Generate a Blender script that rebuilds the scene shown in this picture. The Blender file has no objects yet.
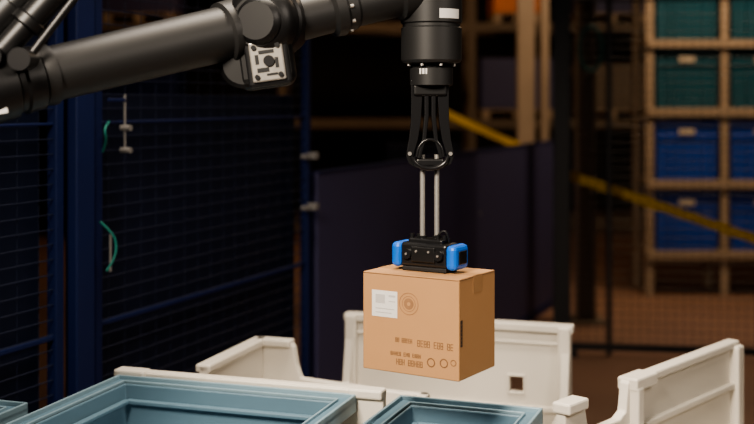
import bpy, bmesh, math, random
from mathutils import Vector, Matrix
random.seed(4)
scene = bpy.context.scene
R = math.radians
try:
    scene.view_settings.view_transform='AgX'; scene.view_settings.look='AgX - Medium High Contrast'
except Exception: pass

# ------------------------------------------------------------------ materials
def mat(name, col, rough=0.5, metal=0.0, var=0.12, scale=8.0, bump=0.0, emit=None, estr=0.0, spec=0.5, coat=0.0):
    m = bpy.data.materials.new(name); m.use_nodes = True
    nt = m.node_tree; b = nt.nodes['Principled BSDF']
    tc = nt.nodes.new('ShaderNodeTexCoord')
    no = nt.nodes.new('ShaderNodeTexNoise'); no.inputs['Scale'].default_value = scale; no.inputs['Detail'].default_value = 5
    nt.links.new(tc.outputs['Object'], no.inputs['Vector'])
    mx = nt.nodes.new('ShaderNodeMix'); mx.data_type = 'RGBA'
    mx.inputs[6].default_value = tuple(max(0, c*(1-var)) for c in col)+(1,)
    mx.inputs[7].default_value = tuple(min(1, c*(1+var)) for c in col)+(1,)
    nt.links.new(no.outputs['Fac'], mx.inputs[0])
    nt.links.new(mx.outputs[2], b.inputs['Base Color'])
    b.inputs['Roughness'].default_value = rough
    b.inputs['Metallic'].default_value = metal
    b.inputs['Specular IOR Level'].default_value = spec
    b.inputs['Coat Weight'].default_value = coat
    if bump:
        bp = nt.nodes.new('ShaderNodeBump'); bp.inputs['Strength'].default_value = bump; bp.inputs['Distance'].default_value = 0.01
        nt.links.new(no.outputs['Fac'], bp.inputs['Height']); nt.links.new(bp.outputs['Normal'], b.inputs['Normal'])
    if emit:
        b.inputs['Emission Color'].default_value = emit+(1,); b.inputs['Emission Strength'].default_value = estr
    return m

M = {}
M['black'] = mat('black_painted_metal', (0.010,0.010,0.011), 0.32, 0, .2, 20)
M['arm'] = mat('arm_anodised_charcoal', (0.015,0.0148,0.0148), 0.5, 0.0, .15, 14)
M['arm2'] = mat('arm_dark_joint', (0.006,0.006,0.0065), 0.42, 0, .2, 14)
M['rubber'] = mat('black_rubber', (0.006,0.006,0.007), 0.6, 0, .2, 30)
M['steel'] = mat('brushed_steel', (0.55,0.53,0.50), 0.35, .75, .1, 60)
M['plate'] = mat('bare_aluminium', (0.36,0.34,0.31), 0.35, .6, .35, 30)
M['zinc'] = mat('dull_zinc', (0.22,0.21,0.20), 0.5, .3, .2, 25)
M['capblue'] = mat('blue_plastic_cap', (0.008,0.12,0.56), 0.4, 0, .06, 10)
M['label'] = mat('paper_label', (0.66,0.64,0.62), 0.6, 0, .05, 40)
M['print'] = mat('brown_print_ink', (0.17,0.085,0.04), 0.8, 0, .2, 60)
M['ink'] = mat('dark_print_ink', (0.05,0.03,0.02), 0.8, 0, .2, 60)
M['white'] = mat('white_hdpe_plastic', (0.66,0.62,0.55), 0.5, 0, .06, 5, .03)
M['totebl'] = mat('grey_blue_tote_plastic', (0.105,0.185,0.245), 0.5, 0, .08, 6, .03)
M['toteedge'] = mat('tote_pale_rim_plastic', (0.20,0.30,0.36), 0.5, 0, .1, 10)  # paler blue for the tote lips and inner beads
M['navy'] = mat('navy_powder_coat', (0.005,0.012,0.060), 0.55, 0, .15, 6, spec=.3)
M['navymesh'] = mat('navy_wire', (0.003,0.007,0.026), 0.6, 0, .15, 6)
M['navydk'] = mat('dark_navy_sheet', (0.0025,0.006,0.022), 0.6, 0, .25, 2, spec=.3)
M['panel'] = mat('indigo_panel', (0.042,0.040,0.098), 0.6, 0, .1, 1.5)
M['postblk'] = mat('black_fence_post', (0.007,0.007,0.009), 0.5, 0, .2, 5)
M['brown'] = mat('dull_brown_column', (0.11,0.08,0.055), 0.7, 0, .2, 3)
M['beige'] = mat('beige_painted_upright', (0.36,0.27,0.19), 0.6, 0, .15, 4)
M['wood'] = mat('pine_rack_timber', (0.32,0.235,0.16), 0.65, 0, .2, 6, .1)
M['cteal'] = mat('teal_crate_plastic', (0.006,0.070,0.100), 0.5, 0, .15, 4)
M['cblue'] = mat('blue_crate_plastic', (0.010,0.055,0.33), 0.5, 0, .15, 4)
M['cream'] = mat('cream_label', (0.5,0.42,0.32), 0.6, 0, .05, 20)
M['yellow'] = mat('yellow_barrier_tape', (0.60,0.38,0.02), 0.5, 0, .1, 10)
M['green'] = mat('green_cord', (0.01,0.16,0.13), 0.5, 0, .1, 10)
M['dkgreen'] = mat('dark_green_hose', (0.006,0.085,0.075), 0.5, 0, .1, 10)
M['orange'] = mat('orange_shrink_wrap', (0.55,0.16,0.03), 0.5, 0, .15, 4)
M['wall'] = mat('dark_warehouse_wall', (0.018,0.014,0.013), 0.8, 0, .3, 1.0)
M['ceil'] = mat('dark_ceiling', (0.02,0.02,0.022), 0.9, 0, .3, 1.0)
M['floor'] = mat('brown_sealed_concrete', (0.19,0.105,0.068), 0.55, 0, .22, 1.2, .05)
M['lamp'] = mat('added_lamp_diffuser', (0.8,0.7,0.55), 0.5, 0, .02, 1, emit=(1.0,.72,.42), estr=6)  # glow of the added ceiling lamps

def cardboard():
    m = mat('corrugated_cardboard', (0.43,0.235,0.103), 0.75, 0, .08, 6)
    nt = m.node_tree; b = nt.nodes['Principled BSDF']
    w = nt.nodes.new('ShaderNodeTexWave'); w.inputs['Scale'].default_value = 60; w.inputs['Distortion'].default_value = .6
    tc = nt.nodes.new('ShaderNodeTexCoord'); nt.links.new(tc.outputs['Object'], w.inputs['Vector'])
    bp = nt.nodes.new('ShaderNodeBump'); bp.inputs['Strength'].default_value = .06; bp.inputs['Distance'].default_value=.002
    nt.links.new(w.outputs['Fac'], bp.inputs['Height']); nt.links.new(bp.outputs['Normal'], b.inputs['Normal'])
    return m
M['card'] = cardboard()
M['cardedge'] = mat('cardboard_cut_edge', (0.16,0.085,0.04), .85, 0, .2, 40)
M['ptape'] = mat('packing_tape', (0.41,0.23,0.108), .4, 0, .05, 10)

# ------------------------------------------------------------------ helpers
def link(o, parent=None):
    scene.collection.objects.link(o)
    if parent: o.parent = parent
    return o
def empty(name, loc=(0,0,0), rz=0):
    e = bpy.data.objects.new(name, None); e.empty_display_size=.1
    scene.collection.objects.link(e); e.location = loc; e.rotation_euler = (0,0,rz); return e
def mesh_obj(name, bm, m, parent=None, smooth=False, bevel=0, seg=2):
    bmesh.ops.recalc_face_normals(bm, faces=bm.faces)
    me = bpy.data.meshes.new(name); bm.to_mesh(me); bm.free()
    me.materials.append(m)
    if smooth:
        for p in me.polygons: p.use_smooth = True
    o = bpy.data.objects.new(name, me); link(o, parent)
    if bevel:
        md = o.modifiers.new('bevel','BEVEL'); md.width = bevel; md.segments = seg; md.limit_method='ANGLE'; md.angle_limit=R(40)
    return o
def add_box(bm, c, s, rot=None):
    mt = Matrix.Translation(Vector(c))
    if rot is not None: mt = mt @ rot
    mt = mt @ Matrix.Diagonal((s[0],s[1],s[2],1))
    bmesh.ops.create_cube(bm, size=1, matrix=mt)
def box(name, c, s, m, parent=None, bevel=0, rot=None, seg=2):
    bm = bmesh.new(); add_box(bm, c, s, rot); return mesh_obj(name, bm, m, parent, bevel=bevel, seg=seg)
def add_cyl(bm, p0, p1, r0, r1=None, seg=32, caps=True):
    if r1 is None: r1 = r0
    p0=Vector(p0); p1=Vector(p1); d=p1-p0
    q = d.to_track_quat('Z','Y').to_matrix().to_4x4()
    bmesh.ops.create_cone(bm, cap_ends=caps, segments=seg, radius1=r0, radius2=r1, depth=d.length,
        matrix=Matrix.Translation((p0+p1)/2) @ q)
def smooth_by_angle(o, a=35):
    me=o.data
    bm=bmesh.new(); bm.from_mesh(me)
    for e in bm.edges:
        if len(e.link_faces)==2 and e.calc_face_angle(0) > R(a): e.smooth=False
    for f in bm.faces: f.smooth=True
    bm.to_mesh(me); bm.free()
def cyl(name, p0, p1, r0, m, parent=None, r1=None, seg=40, bevel=0):
    bm=bmesh.new(); add_cyl(bm,p0,p1,r0,r1,seg)
    o=mesh_obj(name,bm,m,parent,bevel=bevel); smooth_by_angle(o); return o
def lathe(name, p0, p1, prof, m, parent=None, seg=48):
    p0=Vector(p0); p1=Vector(p1); d=p1-p0; q=d.to_track_quat('Z','Y')
    bm=bmesh.new(); rings=[]
    for t,r in prof:
        c=p0+d*t
        rings.append([bm.verts.new(c+q@Vector((r*math.cos(2*math.pi*i/seg), r*math.sin(2*math.pi*i/seg),0))) for i in range(seg)])
    for a,b in zip(rings,rings[1:]):
        for i in range(seg): bm.faces.new((a[i],a[(i+1)%seg],b[(i+1)%seg],b[i]))
    bm.faces.new(rings[0]); bm.faces.new(rings[-1])
    o=mesh_obj(name,bm,m,parent); smooth_by_angle(o,30); return o
def tube(name, pts, r, m, parent=None, cyclic=False, res=8, flat=None):
    cu=bpy.data.curves.new(name,'CURVE'); cu.dimensions='3D'; cu.bevel_depth=r; cu.bevel_resolution=4; cu.resolution_u=res
    sp=cu.splines.new('NURBS' if len(pts)>3 else 'POLY'); sp.points.add(len(pts)-1)
    for p,co in zip(sp.points,pts): p.co=(co[0],co[1],co[2],1)
    if len(pts)>3:
        sp.order_u=3; sp.use_endpoint_u=not cyclic
    sp.use_cyclic_u=cyclic; cu.use_fill_caps=True
    o=bpy.data.objects.new(name,cu); cu.materials.append(m); link(o,parent); return o
def prism(name, poly, p0, p1, thick, m, parent, bevel=.004):
    p0=Vector((p0[0],p0[1],0)); p1=Vector((p1[0],p1[1],0)); d=(p1-p0).normalized(); n=Vector((-d.y,d.x,0))
    bm=bmesh.new()
    a=[bm.verts.new(p0+d*t+Vector((0,0,z))) for t,z in poly]
    b=[bm.verts.new(p0+d*t+n*thick+Vector((0,0,z))) for t,z in poly]
    bm.faces.new(a); bm.faces.new(b[::-1]); k=len(poly)
    for i in range(k): bm.faces.new((a[i],a[(i+1)%k],b[(i+1)%k],b[i]))
    return mesh_obj(name,bm,m,parent,bevel=bevel)

# ------------------------------------------------------------------ room shell
box('floor',(0,8,-.05),(16,22,.1),M['floor'])
box('ceiling',(0,8,6.05),(16,22,.1),M['ceil'])
box('wall_back',(0,19.05,3),(16,.1,6),M['wall'])
box('wall_front',(0,-3.05,3),(16,.1,6),M['wall'])
box('wall_left',(-8.05,8,3),(.1,22,6),M['wall'])
box('wall_right',(8.05,8,3),(.1,22,6),M['wall'])

# ------------------------------------------------------------------ left safety fence
FD=Vector((.3857,.9226,0))
fang=math.atan2(FD.y,FD.x)
def fpt(y): return Vector((.418*y-2.68, y, 0))
def fence_bay(ya,yb,sheet_top,name):
    e=empty(name, fpt(ya), fang); L=(fpt(yb)-fpt(ya)).length
    h=2.6
    bm=bmesh.new()
    n=int(L/.1)
    for i in range(1,n): add_cyl(bm,(i*L/n,0,.1),(i*L/n,0,h),.0014,seg=6)
    z=.12
    while z<h: 
        add_cyl(bm,(0,-.005,z),(L,-.005,z),.0022,seg=6); z+=.05
    mesh_obj('wire_grid',bm,M['navymesh'],e)
    bm=bmesh.new()
    add_box(bm,(L/2,0,.1),(L,.03,.04)); add_box(bm,(L/2,0,h),(L,.03,.04)); add_box(bm,(L/2,0,1.01),(L-.06,.02,.018))
    add_box(bm,(L/2,0,1.72),(L-.06,.014,.010))
    mesh_obj('rails',bm,M['navy'],e,bevel=.003)
    bm=bmesh.new()
    for x in (.02,L-.02): add_box(bm,(x,0,h/2),(.04,.04,h))
    add_box(bm,(.05,0,.006),(.10,.12,.012)); add_box(bm,(L-.05,0,.006),(.10,.12,.012))
    mesh_obj('posts',bm,M['navy'],e,bevel=.004)
    box('backing_sheet',(L/2,.05,sheet_top/2+.05),(L-.1,.006,sheet_top-.1),M['navydk'],e)
    return e,L
e1,L1=fence_bay(2.5,3.86,2.5,'wire_mesh_fence')
e2,L2=fence_bay(4.02,5.6,1.82,'wire_mesh_fence')
e=empty('fence_gate_post', fpt(3.94), fang)
box('post',(0,-.02,1.3),(.10,.05,2.6),M['navy'],e,bevel=.006)
box('foot',(0,-.02,.008),(.12,.14,.016),M['navy'],e)
g=e2
cyl('lock_rod',(.13,-.05,1.62),(.13,-.05,1.82),.004,M['zinc'],g)
for z in (1.62,1.70): cyl('lock_knob',(.13,-.035,z),(.13,-.075,z),.011,M['zinc'],g)
box('lock_arm',(.08,-.05,1.80),(.10,.010,.012),M['navy'],g,bevel=.003)
for z in (1.53,1.285): 
    box('hinge_bracket',(L2-.03,-.045,z),(.04,.05,.035),M['zinc'],g,bevel=.006)
    cyl('hinge_bolt',(L2-.12,-.03,z+.0),(L2-.12,-.06,z),.013,M['zinc'],g)
tube('upper_cord',[(.0,-.05,1.62),(-.03,-.09,1.66),(-.05,-.09,1.70),(.0,-.08,1.73),(.03,-.05,1.72)],.004,M['green'],g)
tube('lower_cord',[(-.03,-.06,1.38),(.0,-.09,1.34),(.01,-.1,1.30),(.0,-.1,1.25),(-.02,-.08,1.21)],.004,M['green'],g)
cyl('latch_rod',(.03,-.06,1.20),(.03,-.06,1.33),.004,M['zinc'],g)

# indigo solid guard panel
e=empty('guard_panel', fpt(5.68), fang); LP=(fpt(10.1)-fpt(5.68)).length
zp=1.8-72*5.64/1150
box('sheet',(LP/2,0,zp/2+.03),(LP,.03,zp-.06),M['panel'],e,bevel=.004)
box('top_edge',(LP/2,0,zp-.004),(LP,.045,.010),M['navy'],e,bevel=.004)
box('kick_rail',(LP/2,0,.03),(LP,.05,.06),M['navy'],e)
for x in (.05,LP/2,LP-.05): box('stiffener',(x,.04,zp/2),(.04,.05,zp-.02),M['navy'],e)
for x in (LP*.55,):
    for z in (1.0,.6): cyl('panel_bolt',(x,-.012,z),(x,-.022,z),.012,M['zinc'],e,seg=12)

# ------------------------------------------------------------------ right mesh fence
e=empty('safety_fence',(1.31,8.15,0),R(-9)); L=3.4; h=3.2
box('end_post',(.0,0,h/2),(.12,.10,h),M['postblk'],e,bevel=.005)
box('foot_plate',(.0,0,.008),(.22,.2,.016),M['postblk'],e)
box('middle_post',(.33,.02,h/2),(.035,.04,h),M['postblk'],e,bevel=.004)
box('far_post',(L,.0,h/2),(.06,.06,h),M['postblk'],e,bevel=.004)
bm=bmesh.new()
add_box(bm,(L/2,0,.06),(L,.03,.05)); add_box(bm,(L/2,0,2.5),(L,.02,.02)); add_box(bm,(L/2,0,h),(L,.04,.04)); 
mesh_obj('rails',bm,M['postblk'],e)
bm=bmesh.new(); x=.06
while x<L: add_cyl(bm,(x,0,.08),(x,0,h),.0018,seg=5); x+=.06
z=.12
while z<h: add_cyl(bm,(0,-.004,z),(L,-.004,z),.0022,seg=5); z+=.06
mesh_obj('wire_grid',bm,M['postblk'],e)
tube('hose_loop',[(.20+.08*math.cos(a),-.05,2.16+.16*math.sin(a)) for a in [i*math.pi/6 for i in range(12)]],.013,M['dkgreen'],e,cyclic=True)

e=empty('building_column',(1.68,9.3,0))
box('shaft',(0,0,3),(.09,.09,6),M['brown'],e,bevel=.006)
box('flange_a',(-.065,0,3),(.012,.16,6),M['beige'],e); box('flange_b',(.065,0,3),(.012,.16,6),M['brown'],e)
box('base',(0,0,.015),(.3,.3,.03),M['brown'],e)
for i,(px,w,d) in enumerate(((526,.16,11.5),(545,.07,11.7))):
    e=empty('rack_upright',((px-377)*d/1150,d,0))
    box('web',(0,0,3),(w,.02,6),M['beige'],e); box('lip_a',(-w/2,.05,3),(.012,.1,6),M['beige'],e); box('lip_b',(w/2,.05,3),(.012,.1,6),M['beige'],e)
    box('base',(0,.04,.01),(w+.06,.2,.02),M['beige'],e)

# ------------------------------------------------------------------ timber rack with crates
def bin_crate(name,x,y,z,w,h,d,m):
    e=empty(name,(x,y,z))
    bm=bmesh.new()
    def q(w1,d1,zz): return [bm.verts.new((sx*w1/2,sy*d1/2,zz)) for sx,sy in((-1,-1),(1,-1),(1,1),(-1,1))]
    a=q(w*.93,d*.93,0); b=q(w*.97,d*.97,h); c=q(w*.92,d*.92,h); dd=q(w*.89,d*.89,.02)
    bm.faces.new(a[::-1]); bm.faces.new(dd)
    for s,t in((a,b),(b,c),(c,dd)):
        for i in range(4): bm.faces.new((s[i],s[(i+1)%4],t[(i+1)%4],t[i]))
    mesh_obj('body',bm,m,e,bevel=.004)
    bm=bmesh.new()
    for sy in(-1,1):
        add_box(bm,(0,sy*d*.49,h-.02),(w,.03,.04)); add_box(bm,(0,sy*d*.485,h*.72),(w*.96,.02,.015)); 
        for k in(-.46,-.25,.25,.46): add_box(bm,(k*w,sy*d*.478,h*.5),(.014,.02,h*.9))
    for sx in(-1,1): add_box(bm,(sx*w*.485,0,h-.02),(.03,d,.04))
    mesh_obj('rim_and_ribs',bm,m,e,bevel=.003)
    bm=bmesh.new(); add_box(bm,(0,-d*.5-.006,h*.82),(.15,.012,.055)); mesh_obj('label_holder',bm,M['cream'],e,bevel=.004)
rk=empty('timber_storage_rack',(0,0,0))
s=10.6/1150
xs=[(649-377)*s,(724-377)*s,(800-377)*s,(876-377)*s]
for x in xs:
    for yy in(10.6,11.1): box('upright',(x,yy,1.75),(.075,.06,3.5),M['wood'],rk,bevel=.004)
zs=[.40,1.05,1.72,2.35,3.0]
for z in zs:
    box('shelf_rail',((xs[0]+xs[-1])/2,10.56,z-.03),(xs[-1]-xs[0]+.07,.04,.075),M['wood'],rk,bevel=.004)
    box('shelf_rail_back',((xs[0]+xs[-1])/2,11.14,z-.03),(xs[-1]-xs[0]+.07,.03,.075),M['wood'],rk,bevel=.004)
    box('shelf_board',((xs[0]+xs[-1])/2,10.85,z),(xs[-1]-xs[0],.55,.02),M['wood'],rk)
for r,z in enumerate(zs[:4]):
    for c in range(3):
        bin_crate('storage_crate',(xs[c]+xs[c+1])/2,10.84,z+.012,.59,.54,.50,M['cblue'] if r<2 else M['cteal'])

# ------------------------------------------------------------------ barrier tape
def tape(name,p0,p1,w=.075,sag=.03):
    p0=Vector(p0);p1=Vector(p1); bm=bmesh.new(); n=16; pv=None
    for i in range(n+1):
        t=i/n; c=p0.lerp(p1,t)-Vector((0,0,sag*4*t*(1-t)))
        v=[bm.verts.new(c+Vector((0,.006*math.sin(t*9),w/2))),bm.verts.new(c-Vector((0,0,w/2)))]
        if pv: bm.faces.new((pv[0],v[0],v[1],pv[1]))
        pv=v
    o=mesh_obj(name,bm,M['yellow']); md=o.modifiers.new('solid','SOLIDIFY'); md.thickness=.002
tape('barrier_tape',(1.42,8.5,1.245),(4.6,8.6,.15),.075,.0)
tape('barrier_tape',(.62,11.2,1.70),(1.62,11.2,1.25),.075,.01)

# ------------------------------------------------------------------ deep background racking (dim)
def pallet_rack(name,x,y,w,bays,colr,levels=(.2,1.5,2.9,4.2)):
    e=empty(name,(x,y,0))
    for i in range(bays+1):
        for yy in(0,.9):
            box('upright',(i*w,yy,2.6),(.09,.07,5.2),M['brown'],e)
        for k in range(6): cyl('brace',(i*w,0,.3+k*.8),(i*w,.9,.3+k*.8+(.7 if k%2 else 0)),.02,M['brown'],e,seg=8)
    for z in levels:
        for yy in(0,.9): box('beam',(bays*w/2,yy,z),(bays*w,.05,.11),colr,e)
    return e
pallet_rack('pallet_rack',-3.6,14.5,2.4,4,M['brown'],(.2,1.5,2.72,4.2))
def goods(name,x,y,z,w,d,h,m):
    e=empty(name,(x,y,z)); box('load',(0,0,h/2+.12),(w,d,h),m,e,bevel=.02)
    for k in(-1,0,1): box('runner',(k*w*.42,0,.05),(.09,d,.1),M['wood'],e)
    box('deck',(0,0,.11),(w,d,.02),M['wood'],e)
mm=[M['navydk'],M['brown'],M['navy'],M['navydk'],M['panel']]
for b in range(4):
    for lz in(.26,1.56,2.78):
        for k in(0,1):
            if random.random()<.75 or (b==2 and lz>2):
                mt=random.choice(mm)
                wd=.95
                if b==2 and lz>2 and k==0: mt=M['orange']; wd=.6
                goods('loaded_pallet',-3.6+2.4*b+.58+k*1.2,14.95,lz,wd,.8,random.uniform(.5,.95),mt)
for x,y in((-1.5,12.5),(2.6,12.8),(5,9)):  # ceiling lamps out of view, added for warm light at the back
    e=empty('added_luminaire',(x,y,4.9)); box('housing',(0,0,.04),(1.4,.16,.08),M['postblk'],e,bevel=.01); box('diffuser',(0,0,-.01),(1.36,.13,.02),M['lamp'],e)
    for k in(-.6,.6): cyl('hanger',(k,0,.08),(k,0,1.1),.006,M['steel'],e,seg=8)

# ------------------------------------------------------------------ white bulk containers
YA=R(18)
def crate_frame(name,corner,yaw): return empty(name,(corner[0],corner[1],0),-yaw)
def wall_poly(top,z0): return [(top[0][0],z0)]+top+[(top[-1][0],z0)]
def rimseg(e,p0,p1,z,w=.05,h=.035,m='white'):
    p0=Vector((*p0,0));p1=Vector((*p1,0)); d=p1-p0; a=math.atan2(d.y,d.x)
    c=(p0+p1)/2; box('rim',(c.x,c.y,z-h/2+.004),(d.length,w,h),M[m],e,bevel=.006,rot=Matrix.Rotation(a,4,'Z'))
def ribs(e,p0,p1,z0,z1,n,off,w=.014,m='white'):
    p0=Vector((*p0,0));p1=Vector((*p1,0)); d=(p1-p0); a=math.atan2(d.y,d.x); nn=Vector((-d.y,d.x,0)).normalized()
    bm=bmesh.new()
    for i in range(n):
        c=p0+d*((i+.5)/n)+nn*off; add_box(bm,(c.x,c.y,(z0+z1)/2),(w,.02,z1-z0),Matrix.Rotation(a,4,'Z'))
    mesh_obj('ribs',bm,M[m],e,bevel=.003)
T=.03
# --- container A
W,D=.833,.42
A=crate_frame('bulk_container',(-.102,4.34),R(17.5))
zt=1.0
bm=bmesh.new()
hx0,hx1,hz0,hz1=.615,.665,.755,.81
add_box(bm,(hx0/2,-T/2,zt/2+.06),(hx0,T,zt-.12))
add_box(bm,((hx1+W)/2,-T/2,zt/2+.06),(W-hx1,T,zt-.12))
add_box(bm,((hx0+hx1)/2,-T/2,(hz1+zt)/2),(hx1-hx0,T,zt-hz1))
add_box(bm,((hx0+hx1)/2,-T/2,(hz0+.12)/2),(hx1-hx0,T,hz0-.12))
mesh_obj('back_side',bm,M['white'],A)
bm=bmesh.new()
add_box(bm,((hx0+hx1)/2,-T-.002,hz1+.004),(hx1-hx0+.016,.006,.008)); add_box(bm,((hx0+hx1)/2,-T-.002,hz0-.004),(hx1-hx0+.016,.006,.008))
add_box(bm,(hx0-.004,-T-.002,(hz0+hz1)/2),(.008,.006,hz1-hz0)); add_box(bm,(hx1+.004,-T-.002,(hz0+hz1)/2),(.008,.006,hz1-hz0))
mesh_obj('slot_surround',bm,M['white'],A,bevel=.002)
rimseg(A,(-.01,-.02),(W+.01,-.02),zt,.055,.03)
box('corner_post',(.02,-.03,.56),(.045,.06,.88),M['white'],A,bevel=.008)
box('corner_post',(W-.02,-.03,.56),(.045,.06,.88),M['white'],A,bevel=.008)
box('inner_ledge',(W/2,-T-.006,.70),(W-.06,.012,.02),M['white'],A,bevel=.003)
box('upper_ledge',(W/2,-T-.004,.935),(W-.08,.010,.012),M['white'],A,bevel=.003)
side=[(0,.72),(D-.13,.72),(D-.09,.76),(D-.05,.96),(D-.03,zt),(D,zt)]
prism('end_side',wall_poly(side,.12),(T,-D),(T,0),T,M['white'],A)
prism('end_side',wall_poly(side,.12),(W,-D),(W,0),T,M['white'],A)
box('front_side',(W/2,-D+T/2,.42),(W,T,.6),M['white'],A,bevel=.004)
box('base',(W/2,-D/2,.14),(W,D,.04),M['white'],A,bevel=.004)
for fx in(.08,W/2,W-.08): box('skid',(fx,-D/2,.06),(.1,D,.12),M['white'],A,bevel=.006)

# --- container D
W,D=.60,.44
Dn=crate_frame('bulk_container',(-.40,3.88),YA)
prism('left_side',[(0,.12),(0,zt),(D,zt),(D,.12)],(T,-D),(T,0),T,M['white'],Dn)
rimseg(Dn,(.012,-D),(.012,0),zt,.05,.025)
top=[(0,zt),(.125,zt),(.140,zt-.02),(.150,.92),(.165,.88),(W-.1,.86),(W,.86)]
prism('back_side',wall_poly(top,.12),(0,-T),(W,-T),T,M['white'],Dn)
rimseg(Dn,(0,-.018),(.13,-.018),zt,.05,.025)
prism('right_side',[(0,.12),(0,.86),(D,.86),(D,.12)],(W,-D),(W,0),T,M['white'],Dn)
box('front_side',(W/2,-D+T/2,.45),(W,T,.66),M['white'],Dn,bevel=.004)
box('base',(W/2,-D/2,.14),(W,D,.04),M['white'],Dn)
for fx in(.08,W/2,W-.08): box('skid',(fx,-D/2,.06),(.1,D,.12),M['white'],Dn,bevel=.006)
ribs(Dn,(0,-D+.03),(0,-.02),.2,.93,4,.01)

def support(name,corner,yaw,W,D,ztop_back,zside,zfloor,back_rail=True):
    E=crate_frame(name,corner,yaw)
    box('back_side',(W/2,-T/2,(ztop_back+.12)/2),(W,T,ztop_back-.12),M['white'],E,bevel=.003)
    box('front_side',(W/2,-D+T/2,(zside+.12)/2),(W,T,zside-.12),M['white'],E,bevel=.003)
    box('left_side',(T/2,-D/2,(zside+.12)/2),(T,D-2*T,zside-.12),M['white'],E,bevel=.003)
    box('right_side',(W-T/2,-D/2,(zside+.12)/2),(T,D-2*T,zside-.12),M['white'],E,bevel=.003)
    box('deck',(W/2,-D/2,zfloor-.015),(W-2*T,D-2*T,.03),M['white'],E)
    for fx in(.08,W/2,W-.08): box('skid',(fx,-D/2,.06),(.1,D,.12),M['white'],E,bevel=.006)
    if back_rail:
        rimseg(E,(0,-.012),(W,-.012),ztop_back,.032,.016)
        for x in(.05,W-.05):
            box('corner_block',(x,-.02,ztop_back-.006),(.10,.05,.026),M['white'],E,bevel=.006)
    return E
support('bulk_container',(-.768,3.45),R(18),.835,.66,.995,.755,.755)
def tote(name,corner,yaw,W,D,ztop,h):
    e=empty(name,(corner[0],corner[1],0),-yaw)
    z0=ztop-h; t=.012; r=.045
    bm=bmesh.new()
    def ring(ins,z): return [bm.verts.new((x,y,z)) for x,y in((ins,-D+ins),(W-ins,-D+ins),(W-ins,-ins),(ins,-ins))]
    a=ring(r,z0); b=ring(r-.008,ztop); c=ring(r+t-.006,ztop); d=ring(r+t+.002,z0+.012)
    bm.faces.new(a[::-1]); bm.faces.new(d)
    for s_,t_ in((a,b),(b,c),(c,d)):
        for i in range(4): bm.faces.new((s_[i],s_[(i+1)%4],t_[(i+1)%4],t_[i]))
    mesh_obj('tub',bm,M['totebl'],e,bevel=.004)
    bm=bmesh.new()
    o1=ring(0,ztop); i1=ring(r+.004,ztop); o2=ring(0,ztop-.012); i2=ring(r+.004,ztop-.012)
    for s_,t_ in((o1,i1),(i1,i2),(i2,o2),(o2,o1)):
        for i in range(4): bm.faces.new((s_[i],s_[(i+1)%4],t_[(i+1)%4],t_[i]))
    mesh_obj('rim_flange',bm,M['totebl'],e,bevel=.002)
    bm=bmesh.new()
    for (cx,cy,sx,sy) in((W/2,-.004,W,.008),(W/2,-D+.004,W,.008),(.004,-D/2,.008,D),(W-.004,-D/2,.008,D)):
        add_box(bm,(cx,cy,ztop-.012),(sx,sy,.05))
    mesh_obj('outer_lip',bm,M['toteedge'],e,bevel=.003)
    bm=bmesh.new()
    q=r-.004
    for (cx,cy,sx,sy) in((W/2,-q,W-2*q,.006),(W/2,-D+q,W-2*q,.006),(q,-D/2,.006,D-2*q),(W-q,-D/2,.006,D-2*q)):
        add_box(bm,(cx,cy,ztop+.003),(sx,sy,.010))
    mesh_obj('inner_bead',bm,M['toteedge'],e,bevel=.002)
    bm=bmesh.new(); q2=r+t+.012
    for (cx,cy,sx,sy) in((W/2,-q2,W-2*q2,.02),(W/2,-D+q2,W-2*q2,.02),(q2,-D/2,.02,D-2*q2),(W-q2,-D/2,.02,D-2*q2)):
        add_box(bm,(cx,cy,ztop-.045),(sx,sy,.012))
    mesh_obj('inner_ledge',bm,M['totebl'],e,bevel=.003)
    return e
tote('large_tote',(-.765,3.408),R(18),.745,.56,.975,.219)
support('bulk_container',(.07,3.205),R(20),.42,.56,.755,.755,.755,False)
tote('small_tote',(.065,3.19),R(20),.40,.50,.97,.214)
support('bulk_container',(-1.20,3.20),R(18),.28,.5,.755,.755,.755,False)
tote('small_tote',(-1.19,3.19),R(18),.26,.46,.97,.214)

# --- container G
ang=math.atan2(.91,.79)
G=empty('bulk_container',(.472,3.04,0),ang)
L=1.065; Dg=.7
top=[(0,zt),(.09,zt),(.10,zt-.02),(.115,.925),(.15,.900),(.29,.900),(.325,.915),(.338,zt-.01),(.345,zt),(L,zt)]
prism('long_side',wall_poly(top,.12),(0,-T),(L,-T),T,M['white'],G,bevel=.005)
rimseg(G,(-.01,-.022),(.09,-.022),zt,.055,.03)
rimseg(G,(.345,-.022),(.47,-.022),zt+.002,.065,.038)
rimseg(G,(.47,-.022),(L,-.022),zt,.045,.026)
box('block_post',(.365,-.032,.56),(.035,.05,.84),M['white'],G,bevel=.006)
box('corner_post',(L-.02,-.03,.56),(.05,.06,.86),M['white'],G,bevel=.008)
box('inner_step',((.40+L)/2,-T-.008,.86),(L-.42,.02,.02),M['white'],G,bevel=.004)
box('end_side_far',(L-T/2,-Dg/2,.41),(T,Dg-.02,.58),M['white'],G,bevel=.004)
box('end_side_near',(T/2,-Dg/2,.41),(T,Dg-.02,.58),M['white'],G,bevel=.004)
box('outer_side',(L/2,-Dg+T/2,.41),(L,T,.58),M['white'],G,bevel=.004)
box('base',(L/2,-Dg/2,.14),(L,Dg,.04),M['white'],G)
for fx in(.08,L/2,L-.08): box('skid',(fx,-Dg/2,.06),(.12,Dg,.12),M['white'],G,bevel=.006)

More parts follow.
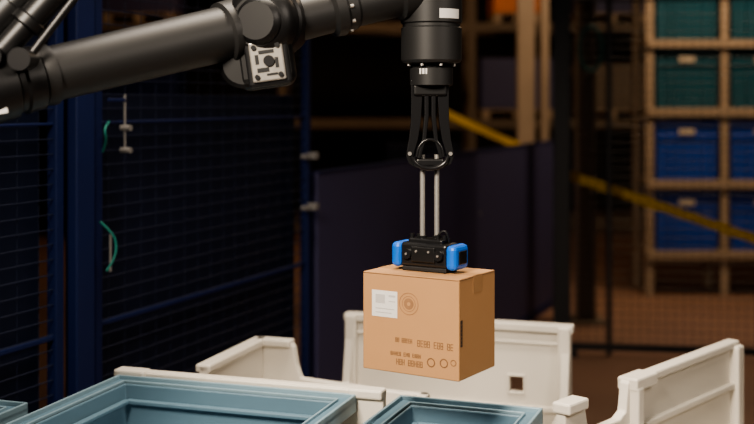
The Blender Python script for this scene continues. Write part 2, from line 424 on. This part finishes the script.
# ------------------------------------------------------------------ cardboard carton
bw,bd,bh=.278,.198,.246; BZ=1.113
C=empty('cardboard_carton',(.1343,2.9577,BZ),R(-32))
bm=bmesh.new(); add_box(bm,(0,0,bh/2),(bw,bd,bh)); mesh_obj('body',bm,M['card'],C,bevel=.003,seg=3)
bm=bmesh.new()
add_box(bm,(0,-bd/4-.0005,bh+.0012),(bw-.003,bd/2-.002,.0024)); add_box(bm,(0,bd/4+.0005,bh+.0012),(bw-.003,bd/2-.002,.0024))
mesh_obj('top_flaps',bm,M['card'],C,bevel=.0008)
box('flap_seam_line',(0,0,bh+.0003),(bw-.004,.003,.0004),M['cardedge'],C)  # dark strip along the seam between the top flaps
box('flap_edge',(0,-bd/2+.0010,bh-.0004),(bw-.006,.003,.0016),M['cardedge'],C)
box('flap_edge_side',(bw/2-.0010,0,bh-.0004),(.003,bd-.006,.0016),M['cardedge'],C)
box('sealing_tape',(0,0,bh+.0026),(bw-.002,.05,.0004),M['ptape'],C)
for sx in(-1,1): box('tape_tail',(sx*(bw/2+.0004),0,bh-.02),(.0006,.05,.04),M['ptape'],C)
def dec(name,u0,u1,v0,v1,m):
    x0=-bw/2+u0*bw; x1=-bw/2+u1*bw; z0=bh*(1-v1); z1=bh*(1-v0)
    return box(name,((x0+x1)/2,-bd/2-.0004,(z0+z1)/2),(x1-x0,.0006,z1-z0),M[m],C)
dec('shipping_label',.10,.37,.17,.44,'label')
M['lgrey']=mat('faint_label_grey',(.46,.44,.43),.6,0,.05,30)
bm=bmesh.new()
for (u0,u1,v0,v1) in((.14,.24,.21,.30),(.28,.35,.21,.23),(.28,.35,.27,.28),(.14,.34,.35,.36),(.14,.31,.39,.40)):
    add_box(bm,(-bw/2+(u0+u1)/2*bw,-bd/2-.001,bh*(1-(v0+v1)/2)),((u1-u0)*bw,.0004,(v1-v0)*bh))
mesh_obj('label_text',bm,M['lgrey'],C)
def ringdec(cu,cv,r0,r1,bm,seg=40):
    cx=-bw/2+cu*bw; cz=bh*(1-cv); y=-bd/2-.0006
    a=[bm.verts.new((cx+r0*math.cos(2*math.pi*i/seg),y,cz+r0*math.sin(2*math.pi*i/seg))) for i in range(seg)]
    b=[bm.verts.new((cx+r1*math.cos(2*math.pi*i/seg),y,cz+r1*math.sin(2*math.pi*i/seg))) for i in range(seg)]
    for i in range(seg): bm.faces.new((a[i],a[(i+1)%seg],b[(i+1)%seg],b[i]))
bm=bmesh.new(); ringdec(.49,.28,.026,.028,bm); ringdec(.49,.28,.018,.0195,bm); ringdec(.49,.28,.005,.014,bm)
mesh_obj('round_stamp',bm,mat('faded_stamp',(.27,.14,.065),.8,0,.2,60),C)
bm=bmesh.new()
def glyphs(u0,u1,v0,v1,n,skip=(),t=.0018):
    for i in range(n):
        if i in skip: continue
        a=u0+(u1-u0)*i/n; b=a+(u1-u0)/n*.76
        k=random.choice(('H','E','B','B'))
        x0=-bw/2+a*bw;x1=-bw/2+b*bw;z0=bh*(1-v1);z1=bh*(1-v0);y=-bd/2-.0006
        P=lambda xa,xb,za,zb: add_box(bm,((xa+xb)/2,y,(za+zb)/2),(abs(xb-xa),.0004,abs(zb-za)))
        P(x0,x0+t,z0,z1)
        if k in'HB': P(x1-t,x1,z0,z1)
        P(x0,x1,(z0+z1)/2-t/2,(z0+z1)/2+t/2)
        if k in'EB': P(x0,x1,z0,z0+t); P(x0,x1,z1-t,z1)
glyphs(.35,.53,.635,.68,8,(2,),.0012); glyphs(.58,.95,.635,.70,11,(4,8),.0014)
glyphs(.30,.62,.78,.82,14,(5,9),.0012); glyphs(.36,.64,.85,.91,9,(3,),.0014)
ringdec(.72,.845,.0085,.0115,bm); ringdec(.85,.835,.0085,.0115,bm); ringdec(.945,.82,.006,.008,bm)
mesh_obj('printed_text',bm,M['print'],C)
box('side_barcode',(bw/2+.0005,-bd/2+.012,bh*.47),(.0006,.010,.065),M['ink'],C)
bm=bmesh.new()
for k in range(6): add_box(bm,(bw/2+.0009,-bd/2+.012,bh*.47-.026+k*.0095),(.0003,.007,.002))
mesh_obj('barcode_gaps',bm,M['print'],C)

# ------------------------------------------------------------------ robot arm with gripper
RB=empty('robot_arm',(0,0,0))
gx,gy=.1355,2.9577
gz=BZ+bh+.003
GR=empty('gripper_head',(gx,gy,gz),R(-32)); GR.parent=RB
def gb(name,c,s,m,bev=.004,rot=None): return box(name,c,s,M[m],GR,bevel=bev,rot=rot,seg=3)
gb('suction_foot',(0,0,.006),(.13,.062,.012),'rubber',.003)
gb('body',(0,0,.042),(.135,.066,.062),'black',.008)
gb('body_top',(0,0,.076),(.10,.05,.014),'black',.004)
gb('front_plate',(0,-.035,.044),(.07,.006,.040),'arm2',.003)
for sx in(-1,1):
    gb('side_cap',(sx*.080,0,.040),(.030,.076,.064),'capblue',.012)
    gb('side_cap_inset',(sx*.096,0,.040),(.004,.04,.034),'black',.003)
    cyl('dial',(sx*.046,-.031,.044),(sx*.046,-.042,.044),.013,M['black'],GR)
    cyl('dial_core',(sx*.046,-.04,.044),(sx*.046,-.044,.044),.003,M['zinc'],GR)
for x in(-.045,-.025,.03,.05): cyl('port',(x,-.012,.08),(x,-.012,.094),.006,M['black'],GR,seg=16)
for x in(-.018,.018): cyl('front_screw',(x,-.036,.052),(x,-.041,.052),.003,M['zinc'],GR,seg=12)
tube('air_line',[(.03,-.012,.09),(.045,-.015,.108),(.058,-.01,.10),(.056,0,.075)],.003,M['rubber'],GR)
for dx in(-.0185,.0185):
    cyl('guide_rod',(gx+dx,gy,gz+.08),(gx+dx,gy,1.66),.0068,M['steel'],RB)
    cyl('rod_collar',(gx+dx,gy,gz+.078),(gx+dx,gy,gz+.090),.011,M['black'],RB)
def strap(name,pts,wy,m='black',bev=.004):
    bm=bmesh.new(); prev=None
    for (x,y,z,w) in pts:
        v=[bm.verts.new((x+sx*w/2,y+sy*wy/2,z)) for sx,sy in((-1,-1),(1,-1),(1,1),(-1,1))]
        if prev:
            for i in range(4): bm.faces.new((prev[i],prev[(i+1)%4],v[(i+1)%4],v[i]))
        else: bm.faces.new(v)
        prev=v
    bm.faces.new(prev[::-1]); o=mesh_obj(name,bm,M[m],RB,bevel=bev,seg=3); return o
M['gloss']=mat('glossy_black_finger',(0.012,0.012,0.013),.25,0,.1,10)
for sx in(-1,1):
    strap('outer_finger',[(gx+sx*.034,gy-.004,1.85,.030),(gx+sx*.034,gy-.004,1.80,.028),(gx+sx*.036,gy-.004,1.745,.025),(gx+sx*.042,gy-.004,1.70,.023),(gx+sx*.049,gy-.004,1.672,.020),(gx+sx*.052,gy-.004,1.654,.017),(gx+sx*.046,gy-.004,1.638,.017),(gx+sx*.028,gy-.004,1.628,.018),(gx+sx*.016,gy-.004,1.626,.016)],.038,'gloss')
    strap('inner_finger',[(gx+sx*.009,gy-.016,1.85,.012),(gx+sx*.009,gy-.016,1.76,.012),(gx+sx*.015,gy-.016,1.70,.011),(gx+sx*.024,gy-.016,1.67,.010),(gx+sx*.028,gy-.016,1.65,.010)],.02,'gloss',.003)
    cyl('finger_pin',(gx+sx*.052,gy-.028,1.663),(gx+sx*.052,gy-.016,1.663),.005,M['zinc'],RB,seg=20)
def arc(name,cx,cy,cz,rx,rz,a0,a1,r,m):
    tube(name,[(cx+rx*math.cos(a0+(a1-a0)*i/10),cy,cz+rz*math.sin(a0+(a1-a0)*i/10)) for i in range(11)],r,M[m],RB)
arc('finger_bridge',gx,gy-.024,1.655,.045,.030,R(180),R(360),.006,'gloss')
arc('finger_bridge_upper',gx,gy-.024,1.655,.034,.045,0,R(180),.004,'gloss')
box('clamp_block',(gx,gy,1.640),(.070,.05,.020),M['black'],RB,bevel=.005)
box('clamp_block_upper',(gx,gy,1.825),(.085,.06,.03),M['arm2'],RB,bevel=.006)
# wrist stack
wx,wy=.1400,gy
lathe('wrist',(wx,wy,1.835),(wx,wy,2.19),[(0,.046),(.01,.055),(.13,.056),(.145,.050),(.16,.050),(.17,.073),(.19,.078),(.42,.078),(.43,.074),(.45,.074),(.46,.079),(.9,.079),(.97,.06),(1,.03)],M['arm'],RB)
for k in range(8):
    a=R(20+45*k); c=Vector((wx+.062*math.cos(a),wy+.062*math.sin(a),1.893)); cyl('flange_screw',c,c-Vector((0,0,.006)),.005,M['steel'],RB,seg=10)
def curved_label(name,cx,cy,r,a0,a1,z0,z1,m):
    bm=bmesh.new(); n=10; pv=None
    for i in range(n+1):
        a=a0+(a1-a0)*i/n
        v=[bm.verts.new((cx+r*math.cos(a),cy+r*math.sin(a),z)) for z in(z0,z1)]
        if pv: bm.faces.new((pv[0],v[0],v[1],pv[1]))
        pv=v
    mesh_obj(name,bm,M[m],RB,smooth=True)
curved_label('rating_label',wx,wy,.0795,R(-78),R(-32),2.006,2.030,'label')
curved_label('logo_mark',wx,wy,.0565,R(-125),R(-120),1.866,1.880,'label')
curved_label('logo_mark',wx,wy,.0565,R(-117),R(-111),1.866,1.880,'label')
curved_label('logo_mark',wx,wy,.0565,R(-108),R(-104),1.866,1.880,'label')
# elbow-to-wrist link
P0=Vector((-.245,2.81,1.985)); P1=Vector((.115,2.945,2.085))
lathe('forearm_link',P0,P1,[(0,.06),(.1,.062),(.12,.056),(.34,.054),(.36,.066),(.42,.068),(.44,.060),(.50,.060),(.52,.055),(.8,.056),(.82,.066),(1,.066)],M['arm'],RB)
d=(P1-P0).normalized(); q=d.to_track_quat('Z','Y')
for k in range(10):
    a=2*math.pi*k/10; c=P0+(P1-P0)*.44+q@Vector((.0615*math.cos(a),.0615*math.sin(a),0)); cyl('link_bolt',c,c+d*.008,.0045,M['steel'],RB,seg=10)
# elbow joint
ec=Vector((-.262,2.80,1.990))
lathe('elbow_joint',ec+Vector((-.02,-.10,-.004)),ec+Vector((.02,.10,.004)),[(0,.06),(.04,.074),(.12,.084),(.3,.086),(.33,.092),(.67,.092),(.7,.086),(.9,.084),(1,.06)],M['arm2'],RB)
lathe('elbow_cover',ec+Vector((-.022,-.112,-.004)),ec+Vector((-.018,-.098,-.004)),[(0,.045),(.5,.054),(1,.058)],M['arm2'],RB)
rb=Matrix.Rotation(R(-8),4,'Y')
bc=Vector((-.262,2.72,1.892))
lathe('sensor_hinge',bc+Vector((-.055,.01,-.005)),bc+Vector((-.055,.09,-.005)),[(0,.05),(.1,.06),(.9,.06),(1,.05)],M['arm2'],RB)
box('sensor_bracket',bc+Vector((-.006,.045,.0)),(.14,.08,.130),M['arm2'],RB,bevel=.028,rot=rb,seg=4)
box('sensor_plate_frame',bc+Vector((.004,-.002,0)),(.104,.016,.118),M['black'],RB,bevel=.008,rot=rb,seg=3)
box('sensor_plate',bc+Vector((.004,-.013,0)),(.080,.008,.096),M['plate'],RB,bevel=.010,rot=rb,seg=3)
bc=bc+Vector((.004,0,0))
bm=bmesh.new()
for (a,b,r) in((-.028,.035,.006),(.028,.035,.006),(-.028,-.035,.006),(.028,-.035,.006),(0.004,0,.013)):
    v=bc+rb.to_3x3()@Vector((a,-.016,b)); add_cyl(bm,v,v+Vector((0,-.006,0)),r,seg=16)
mesh_obj('plate_bolts',bm,M['black'],RB)
bm=bmesh.new()
for (a,b,w,h) in((.0,.022,.036,.008),(-.012,-.020,.028,.010),(.022,-.006,.008,.024),(-.024,.006,.008,.022),(.008,-.032,.026,.005)):
    v=bc+rb.to_3x3()@Vector((a,-.0175,b)); add_box(bm,v,(w,.002,h),rb)
mesh_obj('plate_engraving',bm,M['arm2'],RB)
# main boom
Q0=Vector((-.735,2.5,1.850)); Q1=Vector((-.315,2.79,1.974))
lathe('upper_boom',Q0,Q1,[(0,.064),(.03,.068),(.05,.068),(.055,.061),(.86,.066),(.87,.076),(.93,.078),(.95,.074),(1,.06)],M['arm'],RB,seg=64)
Q2=Q0+(Q0-Q1).normalized()*.12
lathe('boom_collar',Q0,Q2,[(0,.060),(.05,.070),(.35,.072),(.4,.067),(.5,.067),(.55,.076),(1,.078)],M['arm2'],RB,seg=56)
Q3=Q2+(Q0-Q1).normalized()*.25+Vector((0,0,-.01))
lathe('shoulder_link',Q2,Q3,[(0,.075),(.2,.07),(.9,.07),(1,.06)],M['arm'],RB)
box('collar_tag',(-.782,2.392,1.778),(.026,.004,.014),M['label'],RB,rot=Matrix.Rotation(R(-14),4,'Y')@Matrix.Rotation(R(30),4,'Z'))
S0=Vector((-.66,2.46,2.06)); S1=Vector((-.80,2.42,1.89))
lathe('linkage_cylinder',S0,S1,[(0,.03),(.5,.03),(.52,.036),(.6,.036),(.62,.026),(1,.026)],M['arm2'],RB)
lathe('linkage_cylinder',S0+Vector((-.075,.03,.0)),S1+Vector((-.055,.03,.03)),[(0,.036),(.4,.036),(.42,.045),(.7,.045),(1,.036)],M['arm2'],RB)
cyl('linkage_rod',S0+Vector((.03,0,-.02)),S1+Vector((.075,.0,.01)),.009,M['arm2'],RB)
for p in(S1,S1+Vector((.06,0,-.005))): cyl('linkage_pivot',p+Vector((0,-.045,0)),p+Vector((0,.045,0)),.024,M['black'],RB)
box('linkage_plate',(S1+Vector((.01,.02,.0))),(.13,.03,.06),M['black'],RB,bevel=.01,rot=Matrix.Rotation(R(14),4,'Y'))
B=Vector((Q3.x-.02,Q3.y-.0,0))
lathe('shoulder_joint',Q3+Vector((0,-.13,0)),Q3+Vector((0,.13,0)),[(0,.09),(.1,.11),(.9,.11),(1,.09)],M['arm2'],RB)
lathe('base_column',(B.x,B.y,0),(B.x,B.y,1.76),[(0,.2),(.015,.2),(.016,.13),(.5,.12),(.52,.10),(.97,.09),(1,.07)],M['arm'],RB)
cyl('linkage_mast',(B.x,B.y,1.75),(B.x+.02,B.y,2.16),.04,M['arm2'],RB)
cyl('linkage_top_bar',(B.x+.02,B.y,2.14),tuple(S0+Vector((-.03,.01,-.01))),.028,M['arm2'],RB)

# ------------------------------------------------------------------ lights
def area(name,loc,target,size,power,col,sy=None,spread=180):
    l=bpy.data.lights.new(name,'AREA'); l.energy=power; l.color=col; l.size=size; l.spread=R(spread)
    if sy: l.shape='RECTANGLE'; l.size_y=sy
    o=bpy.data.objects.new(name,l); scene.collection.objects.link(o); o.location=loc
    o.rotation_euler=(Vector(target)-Vector(loc)).to_track_quat('-Z','Y').to_euler(); return o
area('cell_overhead_light',(.1,3.3,4.2),(.1,3.2,0),1.4,42,(1,.86,.70),.5,100)
area('aisle_key_light',(-1.2,.3,3.3),(.25,3.0,1.1),.9,38,(1,.87,.72),None,66)
area('aisle_fill_light',(2.4,.9,3.2),(.3,3.3,1.1),.9,11,(1,.88,.76),None,80)
area('rack_light',(3.6,8.9,4.8),(3.0,10.8,1.3),1.4,75,(1,.78,.55),.4)
area('rear_aisle_light',(-1,12.5,4.8),(0,14.5,1.5),1.3,50,(1,.62,.34),.3)
area('floor_aisle_light',(2.6,9.2,5),(2.6,9.2,0),1.5,85,(1,.74,.5),.4)
area('fence_light',(-.6,3.6,4.9),(-.8,4.8,1.2),1.2,8,(.6,.72,1),.4)
w=bpy.data.worlds.new('world'); scene.world=w; w.use_nodes=True
w.node_tree.nodes['Background'].inputs[0].default_value=(.5,.55,.7,1); w.node_tree.nodes['Background'].inputs[1].default_value=.08

# ------------------------------------------------------------------ camera
cam=bpy.data.cameras.new('camera'); co=bpy.data.objects.new('camera',cam); scene.collection.objects.link(co)
co.location=(0,0,1.8); co.rotation_euler=(R(90),0,0)
cam.sensor_width=36; cam.lens=1150/754*36; cam.shift_y=-112/754
cam.clip_start=.05; cam.clip_end=100
cam.dof.use_dof=True; cam.dof.focus_distance=2.93; cam.dof.aperture_fstop=1.9
scene.camera=co
